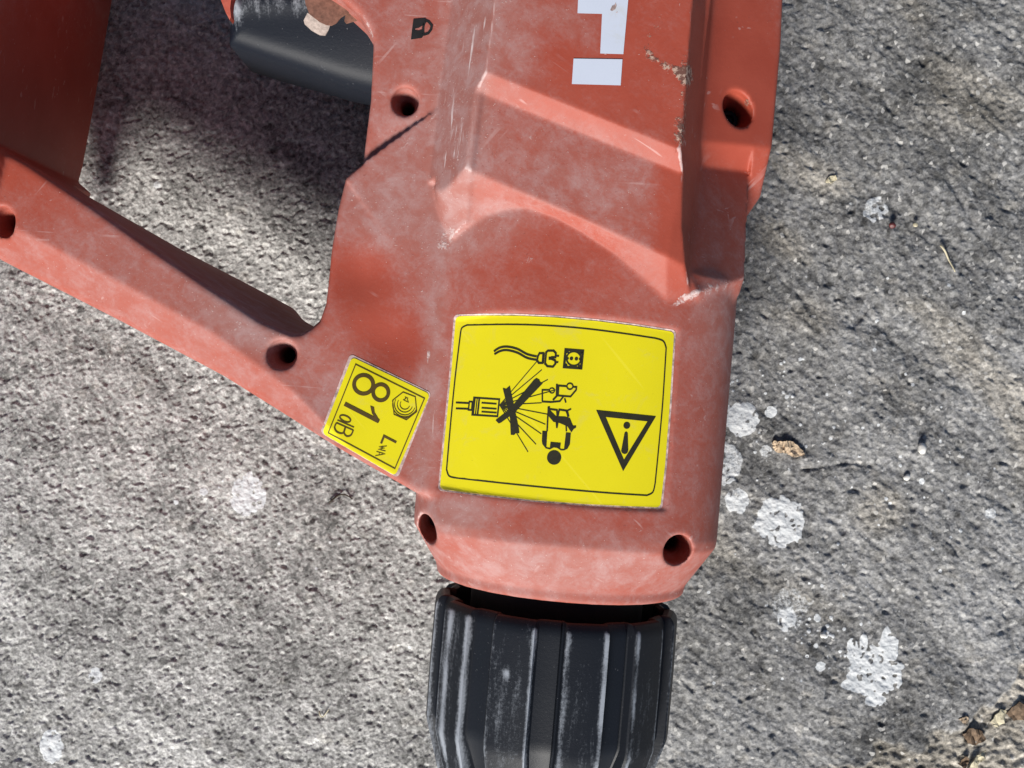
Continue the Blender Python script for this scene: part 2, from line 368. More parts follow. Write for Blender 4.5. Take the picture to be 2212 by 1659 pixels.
# each screw hole: centre, half axes (mm), tilt
HOLES = [(876, 222, 58, 2.35, 2.45, 0), (1590, 240, 50, 2.75, 3.35, 0.45), (610, 766, 58.5, 2.65, 2.6, 0), (16, 482, 57, 2.3, 2.55, 0), (931, 1132, 47, 1.75, 2.95, 0.12), (1456, 1181, 56, 2.65, 2.75, 0)]
hc = []
for (hx, hy, hz, ra, rb, an) in HOLES:
    q = P(hx, hy, hz); c, s = math.cos(an), math.sin(an)
    uu = (X - q[0]) * c + (Y - q[1]) * s; vv2 = -(X - q[0]) * s + (Y - q[1]) * c
    hc.append((np.sqrt((uu / ra) ** 2 + (vv2 / rb) ** 2) - 1) * min(ra, rb))
for iz, z in enumerate(gz):
    zr = abs(z - ZA); sg = 1 if z > ZA else 0
    kz = min(max((z - ZB) / (ZT - ZB), 0), 1); sd_slab = np.maximum(so, sb_ * (1 - kz) + st_ * kz)
    fs = smax(sd_slab, (zr - hS) * gS if sg else np.maximum(bot - z, -50), 1.3)
    fm = np.maximum(np.maximum((zr - hM) * gM, mend), (dl - 9.0) * 0.8)
    ff = smax(sdR, (zr - hF) * gF, 0.9)
    rad = (np.clip(np.abs(U), 1e-3, None) ** Pv + max(zr, 1e-3) ** Pv) ** (1 / Pv)
    fn = smax(rad - Rv + rec * sg, np.maximum(-Vv, Vv - VL), 0.7)
    f = smin(smin(fs, fn, 1.3), np.minimum(fm, 9), 0.25)
    f = smin(f, ff, 0.6)
    if 31 < z:
        hcut = np.minimum.reduce([c_ + min(1.15, max(0.0, 0.3 * (h_[2] - 0.5 - z))) for c_, h_ in zip(hc, HOLES)]); f = smax(f, -hcut, 0.5)
    F[:, :, iz] = f
Vh, Qh = surface_net(F, (x0, y0, z0), H); del F
conv, Nh = convexity(Vh, Qh, 3)
# relaxing pass keeps the moulding crisp but removes lattice noise
def relax(V, Q, k=1, lam=0.35):
    n = len(V); a = np.concatenate([Q[:, 0], Q[:, 1], Q[:, 2], Q[:, 3]]); b = np.concatenate([Q[:, 1], Q[:, 2], Q[:, 3], Q[:, 0]])
    deg = np.bincount(a, minlength=n) + np.bincount(b, minlength=n) + 1e-9
    for _ in range(k):
        m = np.stack([(np.bincount(a, V[b, j], n) + np.bincount(b, V[a, j], n)) / deg for j in range(3)], 1)
        V = V + lam * (m - V)
    return V
Vh = relax(Vh, Qh, 1)
def wear(V, blobs):                           # rubbed or dusty areas and one painted glint, each an ellipse on the surface seen at (x, y)
    k = (CAM_H - V[:, 2]) / FPX; sx = V[:, 0] / k + 1106; sy = 829.5 - V[:, 1] / k
    o = np.zeros(len(V))
    for b in blobs:
        cx, cy, rx, ry, s = b[:5]; an = math.radians(b[5]) if len(b) > 5 else 0
        dx, dy = sx - cx, sy - cy; u = (dx * math.cos(an) + dy * math.sin(an)) / rx; v = (-dx * math.sin(an) + dy * math.cos(an)) / ry
        o += s * np.exp(-(u * u + v * v) ** 1.5)
    return o
dust = 0.54 + 1.5 * wear(Vh, [(1270, 120, 260, 300, -0.38), (1120, 60, 110, 130, 0.42), (1250, 60, 60, 90, 0.28), (1210, 110, 60, 40, -0.3, 40), (1600, 180, 110, 250, -0.5),
    (1220, 340, 240, 110, 0.32, 22), (1460, 480, 50, 170, -0.5), (1570, 480, 60, 140, -0.08), (850, 440, 120, 130, 0.32), (780, 610, 75, 85, -0.45), (850, 740, 90, 75, -0.42), (930, 160, 140, 170, 0.18),
    (1030, 130, 45, 45, -0.3), (1000, 220, 60, 330, 0.5, 7), (540, 690, 120, 60, 0.55, 28), (300, 560, 260, 80, 0.10, 28), (1200, 590, 200, 110, -0.22), (1050, 500, 110, 60, 0.25, -25),
    (985, 1115, 70, 40, 0.55), (1230, 1125, 230, 30, -0.12), (1200, 1220, 280, 60, 0.25), (925, 850, 30, 260, 0.4, 5), (80, 200, 170, 260, -0.45), (760, 870, 120, 110, 0.15), (1020, 1000, 40, 100, 0.1), (1560, 720, 60, 120, 0.22)])
edge = np.clip((conv - 0.007) / 0.032, 0, 1) * 0.9 * (Vh[:, 2] > 30)
edge *= np.clip(0.4 + wear(Vh, [(1040, 200, 60, 400, 0.8, 5), (1490, 150, 40, 260, 0.5), (940, 540, 90, 70, 0.6), (1530, 622, 110, 40, 1.2), (1480, 350, 30, 40, 0.6), (790, 60, 50, 80, 0.8), (920, 1000, 60, 200, 0.4), (1640, 430, 30, 60, 0.5)]), 0, 1.3)  # the blob beside the trigger whitens the plate rim for its glint
plaster_and_glint = wear(Vh, [(965, 515, 48, 26, 0.62, -50), (1535, 624, 75, 20, 0.56, -17), (1470, 650, 40, 10, 0.46, -25), (794, 50, 7, 60, 0.6, -22), (870, 315, 60, 22, 0.5, -38), (1180, 305, 110, 16, 0.42, 24), (1080, 470, 40, 10, 0.5, -15), (1310, 540, 90, 10, 0.4, 38),  # the thin streak beside the trigger is the plate rim's glint, painted white
    (925, 770, 6, 22, 0.85, 5), (1410, 1245, 80, 16, 0.35), (1640, 440, 20, 40, 0.4), (560, 690, 90, 40, 0.2, 28), (990, 1110, 50, 30, 0.25), (1140, 560, 14, 20, 0.42, 60), (1330, 640, 6, 6, 0.0), (790, 700, 60, 10, 0.15)])
streak = wear(Vh, [(975, 250, 45, 240, 0.62, 6), (920, 900, 30, 260, 0.45, 5), (1040, 60, 30, 160, 0.4, 4), (1455, 760, 8, 90, 0.3, 3), (1540, 90, 18, 120, 0.35, 2)])
grime = wear(Vh, [(1478, 210, 16, 170, 0.55, 5), (1418, 58, 24, 30, 0.5), (1402, 110, 16, 34, 0.5), (1445, 145, 48, 13, 0.75, 30), (1480, 160, 18, 22, 0.7), (1460, 290, 22, 40, 0.35), (1615, 222, 10, 12, 0.75), (1390, 260, 60, 14, 0.3), (1350, 100, 40, 60, 0.15), (760, 30, 50, 30, 0.35, 30)])
drill = bpy.data.objects.new('power_drill', None); C.objects.link(drill); drill.location = (0, 0, 0)
tag(drill, 'worn red power drill with black chuck and yellow warning labels lying on the concrete', 'power drill')
body = mesh_np('housing', Vh, Qh, M_RED, drill, {'dust': dust, 'edge': edge, 'plaster_and_glint': plaster_and_glint, 'streak': streak, 'grime': grime})
bvh = BVHTree.FromPolygons([tuple(v) for v in Vh.tolist()], Qh.tolist())
eye = Vector((0, 0, CAM_H))
def drape(x, y, off):                         # the point of the housing on a surveyed sight line, lifted by off mm
    d = (Vector(P3(x, y, 0)) - eye).normalized(); hit, nrm, _, _ = bvh.ray_cast(eye, d)
    if hit is None: hit = Vector(P3(x, y, ZT))
    return hit - d * off

# ------------------------------------------------------------------ trigger
TH = 0.4
tp = np.array([[-52.6, 62.8], [-46, 60.6], [-39.5, 58.6], [-32, 56.2], [-24.5, 54.4], [-20, 58], [-18, 92], [-51, 92]])
tx = np.arange(-58, -12, TH); ty = np.arange(50, 98, TH); tz = np.arange(16, 56, TH)
TX, TY, TZ = np.meshgrid(tx, ty, tz, indexing='ij')
s2 = sdpoly(TX[:, :, 0], TY[:, :, 0], tp)[:, :, None] + 2.6
hh_t = 12.8 + 0.9 * np.exp(-((TY - 70.5) / 2.5) ** 2) - 0.06 * np.clip(70 - TY, 0, 20) ** 1.6
ft = smax(s2, np.abs(TZ - ZA) - hh_t + 2.6, 3.6) - 2.6
groove = np.hypot(TX - (P(695, 10, 48)[0]), (TZ - 49.5)) - 0.6
ft = smax(ft, -np.maximum(groove, 66.5 - TY), 0.4)
Vt, Qt = surface_net(ft.astype(np.float32), (-58, 50, 16), TH); Vt = relax(Vt, Qt, 3)
ct, Nt = convexity(Vt, Qt)
dt = -0.1 + 0.5 * sstep(64.5, 69, Vt[:, 1]) * (Vt[:, 2] > 44) + wear(Vt, [(780, 120, 20, 80, 0.28, -15), (720, 165, 40, 45, 0.2), (510, 30, 14, 50, 0.4)])
mesh_np('trigger', Vt, Qt, M_TRIG, drill, {'dust': dt})
# ------------------------------------------------------------------ chuck sleeve, collar, screws
def chuck():
    c0 = np.array(P(1202, 1295, ZA)); ax = -AX; lat = np.array([AX[1], -AX[0]])
    na = 11 * 44
    th = np.arange(na) * 2 * math.pi / na                                    # 0 = up, positive to the right
    prof = [(9.0, 18.5, 0), (9.0, 19.6, 0), (4, 20.0, 0.25), (1.2, 20.4, 0.5), (0.15, 20.9, 0.7), (-0.15, 21.9, .85), (0.1, 22.7, 0.95), (0.7, 23.2, 1)]
    for s in (1.5, 2.5, 4, 6, 7.5, 8.5, 9, 9.5, 10, 10.5, 11.5, 13, 15, 17, 19, 21, 22.4, 23.6, 24.6, 25.6, 27, 29, 31.5, 34, 37, 40, 44):
        r = np.interp(s, [0, 2, 12, 23.5, 33, 44], [23.3, 23.6, 23.7, 23.6, 20.7, 16.0]); prof.append((s, r, 1 if s < 30 else max(0, 1 - (s - 30) / 8)))
    prof += [(48, 12.5, 0), (56, 9.5, 0), (57, 6, 0), (57, 0.5, 0)]
    V, dus, bro = [], [], []
    ph = (th - math.radians(-20)) / (2 * math.pi / 11); ph = ph - np.round(ph)    # -0.5..0.5 inside one rib period
    ribw = sstep(-0.335, -0.315, ph) * (1 - sstep(0.275, 0.30, ph))
    flat = 1 / np.cos(np.clip(ph, -0.33, 0.29) * 2 * math.pi / 11)                # ribs have flat tops
    groove = np.exp(-((ph + 0.36) / 0.018) ** 2)
    rr = np.random.default_rng(3)
    for (s, r, k) in prof:
        rec = 1.35 + np.interp(s, [0, 22.6, 23.2, 30], [0, 0, 0.35, 1.4]) * (s > 20)
        rib_r = r * (flat * 0.6 + 0.4) / (0.6 * 1.018 + 0.4)
        scoop = np.where(np.abs(ph) > 0.3, 1 - ((((ph % 1) - 0.4875) / 0.19) ** 2), 0)
        R_ = np.where(ribw > 0.5, rib_r, r) - k * ((rec + 0.35 * np.clip(scoop, 0, 1)) * (1 - ribw) + 0.45 * groove)
        if s < 1.0 and r < 21.5: R_ = R_ + 0.0 * k
        for i in range(na):
            p = c0 + ax * s + lat * R_[i] * math.sin(th[i])
            V.append((p[0], p[1], ZA + R_[i] * math.cos(th[i])))
        e = np.exp(-((ph - 0.27) / 0.03) ** 2) * 0.55 + np.exp(-((ph + 0.30) / 0.03) ** 2) * 0.35
        ri = np.round((th - math.radians(-20)) / (2 * math.pi / 11)).astype(int) % 11          # 0 = second rib, 1 = third, 10 = first
        spot = np.exp(-(((ph + 0.07) / 0.05) ** 2) - ((s - 9.5) / 0.9) ** 2) * (ri == 0) * 1.3
        strip = np.exp(-((ph - 0.235) / 0.034) ** 2) * (ri == 1) * 1.0 + np.exp(-((ph + 0.27) / 0.04) ** 2) * (ri == 1) * 0.5 + np.exp(-((ph + 0.25) / 0.035) ** 2) * (ri == 2) * 1.05 \
            + (np.exp(-((ph + 0.14) / 0.06) ** 2) * 0.85 + np.exp(-((ph - 0.235) / 0.04) ** 2) * 0.8) * (ri == 10) + np.exp(-((ph - 0.27) / 0.03) ** 2) * 0.5 * (ri == 0)
        vary = np.interp(th, np.linspace(0, 2 * math.pi, 12), [0.22, 0.12, 0.3, 0.1, 0.1, 0.1, 0.1, 0.1, 0.2, 0.42, 0.36, 0.2])
        bro.append(np.full(na, 1.0 if s < 1.0 and r < 22.2 else 0.0))
        dus.append(np.where(s > 0.8, ribw * (0.06 + vary * 0.55) + e * (0.5 + vary) - (1 - ribw) * 0.12 + (strip * 0.8 + spot) * (0.75 + 0.25 * math.sin(s * 0.55)), 0.12))
    m = len(prof); I = np.arange(na); J = (I + 1) % na
    Q = np.concatenate([np.stack([r * na + I, (r + 1) * na + I, (r + 1) * na + J, r * na + J], 1) for r in range(m - 1)])
    V = np.array(V); o = mesh_np('chuck', V, Q, M_CHUCK, drill, {'dust': np.concatenate(dus), 'brown': np.concatenate(bro)}, smooth=True)
    o.data.set_sharp_from_angle(angle=math.radians(28)); return o, c0, ax, lat
ck, CC, cax, clat = chuck()
def ring_tube(name, prof, mat, parent, n=64):
    V, Q = [], []
    for s, r in prof:
        for i in range(n):
            a = 2 * math.pi * i / n; p = CC + cax * s + clat * r * math.sin(a); V.append((p[0], p[1], ZA + r * math.cos(a)))
    I = np.arange(n); J = (I + 1) % n
    Q = np.concatenate([np.stack([r * n + I, (r + 1) * n + I, (r + 1) * n + J, r * n + J], 1) for r in range(len(prof) - 1)])
    return mesh_np(name, V, Q, mat, parent)
ring_tube('spindle_collar', [(-12, 17.2), (-3, 17.2), (-2.2, 16.6), (9, 16.6), (9.2, 8), (9.3, 1)], M_DARK, drill)
def lathe(prof, n, cx, cy):
    bm = bmesh.new(); rows = []
    for z, r in prof: rows.append([bm.verts.new(((cx + r * math.cos(2 * math.pi * i / n)) * MM, (cy + r * math.sin(2 * math.pi * i / n)) * MM, z * MM)) for i in range(n)])
    for a, b in zip(rows, rows[1:]):
        for i in range(n): bm.faces.new((a[i], a[(i + 1) % n], b[(i + 1) % n], b[i]))
    bm.faces.new(rows[-1]); return bm
for (hx, hy, hz, ra, rb, an) in HOLES:
    q = P(hx, hy, hz); zt = 43.0
    mesh_bm('screw', lathe([(30.8, 2.0), (zt - 0.4, 2.0), (zt, 1.7), (zt, 1.05), (zt - 1.2, 0.95)], 18, *q), M_STEEL, drill)

# ------------------------------------------------------------------ labels and print
class Print:
    def __init__(s, tr): s.bm = bmesh.new(); s.tr = tr
    def pt(s, p, off): return s.bm.verts.new(drape(*s.tr(p), off) * MM)
    def poly(s, ps, off=0.225, lim=22):
        for t in tessellate_polygon([[Vector((a, b, 0)) for a, b in ps]]):
            A, B, D = (np.array(ps[i], float) for i in t)
            n = max(1, min(14, int(math.ceil(max(np.hypot(*(A - B)), np.hypot(*(B - D)), np.hypot(*(D - A))) / lim))))
            g = {}
            for i in range(n + 1):
                for j in range(n + 1 - i): g[i, j] = s.pt(A + (B - A) * i / n + (D - A) * j / n, off)
            for i in range(n):
                for j in range(n - i):
                    s.bm.faces.new((g[i, j], g[i + 1, j], g[i, j + 1]))
                    if i + j < n - 1: s.bm.faces.new((g[i + 1, j], g[i + 1, j + 1], g[i, j + 1]))
    def line(s, ps, wd, off=0.225, closed=False, step=30):
        ps = [np.array(p, float) for p in ps]; q = []
        seg = ps + ([ps[0]] if closed else [])
        for a, b in zip(seg, seg[1:]):
            n = max(1, int(np.hypot(*(b - a)) // step))
            for k in range(n): q.append(a + (b - a) * k / n)
        if not closed: q.append(seg[-1])
        n = len(q); L, Rr = [], []
        for i in range(n):
            a = q[(i - 1) % n] if (closed or i > 0) else q[i]; b = q[(i + 1) % n] if (closed or i < n - 1) else q[i]
            d0 = q[i] - a; d1 = b - q[i]; d0 = d0 / (np.hypot(*d0) + 1e-9); d1 = d1 / (np.hypot(*d1) + 1e-9)
            t = d0 + d1; t = t / (np.hypot(*t) + 1e-9); nr = np.array([-t[1], t[0]])
            ref = d1 if np.hypot(*d1) > .1 else d0
            m = min(1.8, 1 / max(0.4, abs(nr @ np.array([-ref[1], ref[0]])))); h = wd / 2 * m
            L.append(s.pt(q[i] + nr * h, off)); Rr.append(s.pt(q[i] - nr * h, off))
        for i in range(n if closed else n - 1):
            j = (i + 1) % n; s.bm.faces.new((L[i], L[j], Rr[j], Rr[i]))
    def ring(s, c, r, wd, a0=0, a1=360, n=36, rx=1.0, off=0.225):
        full = abs(a1 - a0) >= 360
        ps = [(c[0] + r * rx * math.cos(math.radians(a0 + (a1 - a0) * k / n)), c[1] + r * math.sin(math.radians(a0 + (a1 - a0) * k / n))) for k in range(n if full else n + 1)]
        s.line(ps, wd, off, full, 1e9)
    def disc(s, c, r, off=0.225, n=28): s.poly([(c[0] + r * math.cos(2 * math.pi * k / n), c[1] + r * math.sin(2 * math.pi * k / n)) for k in range(n)], off)
    def done(s, name, mat, parent):
        bmesh.ops.recalc_face_normals(s.bm, faces=s.bm.faces); o = mesh_bm(name, s.bm, mat, parent); return o
def crv(p, n=10):                             # smooth curve through points
    p = [np.array(q, float) for q in p]; out = []
    for i in range(len(p) - 1):
        a, b, c, d = p[max(i - 1, 0)], p[i], p[i + 1], p[min(i + 2, len(p) - 1)]
        for k in range(n):
            t = k / n; out.append(0.5 * ((2 * b) + (c - a) * t + (2 * a - 5 * b + 4 * c - d) * t * t + (3 * b - a - 3 * c + d) * t ** 3))
    out.append(p[-1]); return out
def sheet(name, edges, rad, off, mat, parent, nu=76, nv=60, skirt=0.35):
    # a thin vinyl sheet: edges = top, right, bottom, left as point lists (top/bottom left to right, sides top to bottom)
    tp_, rt, bt, lf = [np.array(e, float) for e in edges]
    def at(e, t):
        d = np.r_[0, np.cumsum(np.hypot(*np.diff(e, axis=0).T))]; d /= d[-1]; return np.array([np.interp(t, d, e[:, 0]), np.interp(t, d, e[:, 1])])
    hgt = np.hypot(*(at(lf, 1) - at(lf, 0))); wid = np.hypot(*(at(tp_, 1) - at(tp_, 0)))
    ts = np.linspace(0, 1, nv); cr = rad / hgt * (1 - np.cos(np.linspace(0, math.pi / 2, 7)))
    ts = np.unique(np.round(np.r_[cr, ts[(ts > rad / hgt) & (ts < 1 - rad / hgt)], 1 - cr], 6))
    bm = bmesh.new(); rows = []
    for t in ts:
        e = min(t, 1 - t) * hgt; ins = (rad - math.sqrt(max(0, rad ** 2 - (rad - e) ** 2))) / wid if e < rad else 0
        row = []
        for s in np.linspace(ins, 1 - ins, nu):
            p = (1 - t) * at(tp_, s) + t * at(bt, s) + (1 - s) * at(lf, t) + s * at(rt, t) - ((1 - s) * (1 - t) * tp_[0] + s * (1 - t) * tp_[-1] + (1 - s) * t * bt[0] + s * t * bt[-1])
            row.append(bm.verts.new(drape(p[0], p[1], off) * MM))
        rows.append(row)
    for a, b in zip(rows, rows[1:]):
        for i in range(nu - 1): bm.faces.new((a[i], b[i], b[i + 1], a[i + 1]))
    rim = rows[0] + [r[-1] for r in rows[1:]] + rows[-1][::-1][1:] + [r[0] for r in rows[::-1][1:-1]]
    low = [bm.verts.new((v.co.x, v.co.y, v.co.z - skirt * MM)) for v in rim]
    for i in range(len(rim)):
        j = (i + 1) % len(rim)
        try: bm.faces.new((rim[i], low[i], low[j], rim[j]))
        except ValueError: pass
    bmesh.ops.recalc_face_normals(bm, faces=bm.faces)
    return mesh_bm(name, bm, mat, parent, smooth=False)
def T1(p): return (933.1 + p[0] * 0.2708, 665.3 + p[1] * 0.2708)
E1 = [[(190, 68), (420, 60), (700, 62), (1000, 77), (1300, 103), (1600, 140), (1932, 192)], [(1932, 192), (1895, 800), (1860, 1250), (1822, 1590)],
      [(62, 1442), (400, 1485), (800, 1530), (1200, 1562), (1500, 1578), (1822, 1590)], [(190, 68), (155, 500), (105, 1000), (62, 1442)]]
def grow(E, m):
    c = np.mean([np.mean(e, 0) for e in E], 0)
    return [[tuple(np.array(p) + np.sign(np.array(p) - c) * m * (np.array([0.25, 1]) if i in (0, 2) and 0 < k < len(e) - 1 else np.array([1, 0.25]) if 0 < k < len(e) - 1 else 1)) for k, p in enumerate(e)] for i, e in enumerate(E)]
t1 = lambda E: [[T1(p) for p in e] for e in E]
wl = sheet('warning_label', t1(E1), 9, 0.16, M_YEL, drill)
wl['label'] = 'large yellow warning label with plug, car, person and warning triangle'
sheet('label_border', t1(grow(E1, 15)), 9, 0.07, M_BACK, wl)
pr = Print(T1)
fr = [(280, 137), (600, 132), (900, 140), (1200, 163), (1500, 200), (1780, 242)]
loop = crv(fr, 4) + crv([(1780, 242), (1845, 265), (1868, 320)], 4)[1:] + crv([(1868, 320), (1840, 760), (1805, 1150), (1780, 1400)], 4)[1:] + crv([(1780, 1400), (1762, 1470), (1715, 1496)], 4)[1:] \
    + crv([(1715, 1496), (1400, 1476), (1000, 1442), (600, 1402), (180, 1355)], 4)[1:] + crv([(180, 1355), (135, 1340), (116, 1290)], 4)[1:] + crv([(116, 1290), (150, 900), (185, 550), (226, 210)], 4)[1:] + crv([(226, 210), (238, 160), (280, 137)], 4)[1:-1]
pr.line(loop, 11, closed=True, step=60)
# cord, plug and socket
pr.line(crv([(494, 347), (540, 318), (600, 310), (680, 328), (760, 370), (835, 388)]), 16)
pr.line(crv([(498, 370), (545, 345), (600, 338), (680, 358), (760, 400), (838, 416)]), 16)
pr.line([(845, 385), (858, 362), (888, 362), (882, 440), (852, 440), (838, 420)], 16, closed=True)
pr.line([(895, 362), (888, 440)], 14)
pr.line([(905, 360), (925, 342), (970, 342), (988, 362), (985, 395), (950, 395)], 16)
pr.line([(898, 440), (920, 466), (965, 470), (985, 445), (982, 420), (948, 405)], 16); pr.line([(912, 350), (902, 455)], 14)
pr.line([(930, 403), (975, 403)], 24); pr.line([(985, 382), (1014, 384)], 14); pr.line([(982, 432), (1008, 434)], 14)
pr.line([(1066, 333), (1204, 344), (1190, 482), (1053, 472)], 20, closed=True); pr.ring((1131, 405), 57, 13); pr.disc((1112, 404), 14); pr.disc((1152, 406), 14)
for a in ((1078, 345), (1190, 356), (1064, 460), (1178, 470)): pr.disc(a, 16)
pr.disc((1083, 404), 9); pr.disc((1183, 408), 12)
# nozzle
pr.line([(190, 755), (295, 760)], 14); pr.line([(190, 802), (292, 806)], 14); pr.line([(298, 748), (322, 749), (316, 816), (290, 814)], 12, closed=True)
pr.line([(335, 716), (537, 730), (522, 866), (320, 853)], 13, closed=True)
for k in (344, 360, 377): pr.line([(k, 725), (k - 14, 850)], 9 if k < 370 else 14)
for k in (757, 797, 828): pr.line([(395, k), (515, k + 9)], 12)
# spray
o0 = (540, 776)
for e, s in (((836, 428), None), ((876, 494), None), ((924, 572), None), ((985, 655), None), ((875, 758), None), ((925, 850), None), ((905, 930), None), ((872, 1006), None), ((830, 1090), None), ((766, 1150), None)):
    pr.line([o0, e], 6)
for e in ((612, 752), (612, 792)): pr.line([o0, e], 5)
# cross
pr.poly([(564, 640), (590, 648), (620, 622), (692, 960), (697, 1000), (670, 999), (655, 1014), (628, 1012), (622, 880)], 0.245)
pr.poly([(507, 896), (532, 922), (552, 914), (660, 836), (884, 602), (862, 592), (856, 574), (832, 562), (812, 576), (620, 808)], 0.245)
# overturned cart
pr.line([(880, 745), (880, 655), (935, 655)], 12); pr.ring((957, 660), 20, 9); pr.line([(876, 748), (950, 752), (1020, 745), (1050, 705)], 13)
pr.line([(996, 608), (994, 705), (965, 735)], 15); pr.line([(1000, 620), (1080, 626)], 14); pr.ring((1100, 626), 24, 11); pr.line([(1118, 630), (1152, 632), (1150, 655), (1105, 708), (1005, 700), (1010, 625)], 13)
pr.line([(1058, 722), (1068, 756)], 12)
# person
pr.poly([(922, 788), (942, 786), (940, 815), (990, 866), (1060, 868), (1100, 880), (1125, 940), (1150, 940), (1150, 955), (1132, 965), (1112, 994), (1080, 945), (1010, 915), (970, 910), (935, 870), (920, 840)])
pr.line([(940, 808), (996, 815), (1000, 870)], 14); pr.line([(1004, 865), (1015, 812), (1070, 820), (1085, 855)], 14); pr.line([(1080, 820), (1110, 806)], 12); pr.line([(1075, 815), (1088, 870)], 18)
pr.line([(925, 840), (918, 985)], 13); pr.line([(1070, 930), (1072, 985)], 12); pr.poly([(985, 905), (1012, 905), (1002, 960), (990, 958)])
pr.poly([(880, 982), (920, 985), (912, 1122), (900, 1112), (880, 1085), (876, 1060)]); pr.poly([(1068, 995), (1108, 998), (1100, 1090), (1080, 1125), (1050, 1138), (1052, 1130)])
pr.line([(905, 1115), (940, 1124), (970, 1108), (1000, 1112), (1030, 1132), (1056, 1132)], 10); pr.poly([(945, 1070), (1028, 1078), (1022, 1122), (985, 1104), (950, 1116), (940, 1112)])
pr.disc((974, 1194), 57)
# warning triangle
To, Ti = [(1310, 815), (1787, 865), (1525, 1303)], [(1385, 870), (1720, 905), (1531, 1212)]
for k in range(3): pr.poly([To[k], To[(k + 1) % 3], Ti[(k + 1) % 3], Ti[k]])
pr.disc((1554, 938), 27)
pr.poly([(1535, 1000), (1541, 991), (1549, 988), (1557, 992), (1562, 1002), (1566, 1138), (1560, 1154), (1550, 1163), (1536, 1166), (1522, 1161), (1512, 1150), (1509, 1138)])
pr.done('printed_symbols', M_INK, wl)
# noise label
def T2(p): return (673.9 + p[0] * 0.18745, 743.0 + p[1] * 0.18745)
E2 = [[(462, 150), (1362, 580)], [(1362, 580), (960, 1520)], [(118, 1030), (960, 1520)], [(462, 150), (118, 1030)]]
t2 = lambda E: [[T2(p) for p in e] for e in E]
nl = sheet('noise_label', t2(E2), 9, 0.16, M_YEL, drill, 40, 34); nl['label'] = 'small yellow noise label reading 81 dB LWA'
sheet('label_border', t2([[(440, 112), (1378, 565)], [(1378, 565), (990, 1545)], [(95, 1022), (990, 1545)], [(440, 112), (95, 1022)]]), 9, 0.07, M_BACK, nl, 20, 16)
pn = Print(T2)
pn.line([(503, 235), (1296, 628), (955, 1437), (187, 1025)], 13, closed=True)
ang = math.degrees(math.atan2(120, 290))
def ell(c, ra, rb, wd, rot, pn=pn, n=40):
    cr, sr = math.cos(math.radians(rot)), math.sin(math.radians(rot))
    pn.line([(c[0] + ra * math.cos(2 * math.pi * k / n) * cr - rb * math.sin(2 * math.pi * k / n) * sr, c[1] + ra * math.cos(2 * math.pi * k / n) * sr + rb * math.sin(2 * math.pi * k / n) * cr) for k in range(n)], wd, 0.225, True, 1e9)
ell((594, 468), 110, 107, 44, 0); ell((792, 560), 88, 92, 42, 0)
pn.line([(375, 690), (770, 893)], 48); pn.poly([(670, 712), (715, 730), (722, 790), (780, 885), (765, 912), (690, 800)])
ell((382, 862), 66, 33, 17, 24); pn.line([(292, 878), (484, 962)], 14)
pn.line([(282, 910), (476, 996)], 15); pn.line(crv([(282, 910), (260, 962), (285, 1012), (345, 1032), (374, 1002), (384, 956)]), 18); pn.line(crv([(384, 956), (368, 1022), (400, 1064), (448, 1052), (475, 996)]), 18)
pn.line([(972, 1136), (830, 1062), (796, 1148)], 26)
pn.line([(862, 1178), (772, 1187), (836, 1204), (762, 1217), (848, 1236)], 8); pn.line([(742, 1240), (842, 1270), (728, 1290)], 8); pn.line([(776, 1252), (772, 1278)], 8)
hexa = [(1050, 556), (1190, 610), (1206, 782), (1088, 876), (945, 812), (928, 652)]
pn.line(hexa, 11, closed=True)
pn.line([(1072, 612), (1104, 628), (1098, 640), (1112, 675), (1052, 645), (1082, 632)], 8, closed=True)
for r_, a0, a1 in ((55, 20, 215), (88, 18, 212), (120, 20, 208), (142, 25, 200)): pn.ring((1070, 700), r_, 9, a0, a1)
pn.line([(945, 815), (1090, 855), (1205, 775)], 10)
pn.done('printed_symbols', M_INKB, nl)
# printed letters and padlock
def T0(p): return p
pw_ = Print(T0); pw_.poly([(1300.5, 30), (1296.5, 115.5), (1346.5, 117), (1357, 0), (1366, -115), (1312, -118), (1304, -30), (1250, -32), (1247.5, 28.6)], 0.12); pw_.done('brand_letter', M_WHITE, drill)
pw_ = Print(T0); pw_.poly([(1239, 126.5), (1344.6, 128), (1340.7, 184.4), (1235.3, 181.5)], 0.12); pw_.done('brand_letter', M_WHITE, drill)
cp = Print(T0); cp.poly([(1318, 22), (1322, 13), (1328, 10), (1330, 5), (1332, 13), (1329, 20), (1322, 24)], 0.16); cp.poly([(1331, 27), (1334, 24), (1333, 29)], 0.16); cp.done('chipped_print', M_BACK, [c for c in drill.children if c.name == 'brand_letter'][0])
pk = Print(T0)
pk.poly([(893, 41), (919, 39), (920.5, 50), (914, 54.5), (905, 60), (897, 62), (896, 65), (904, 66.5), (911, 64), (913, 72), (915.5, 76.5), (911, 82), (887.6, 85.5), (890, 63)], 0.1)
pk.line([(918, 43), (926, 47), (932.5, 55), (931, 64), (925, 72), (915, 75)], 5.5, 0.1); pk.line([(917, 46), (914, 60), (914, 74)], 5, 0.1)
pk.done('padlock_symbol', M_DARK, drill)
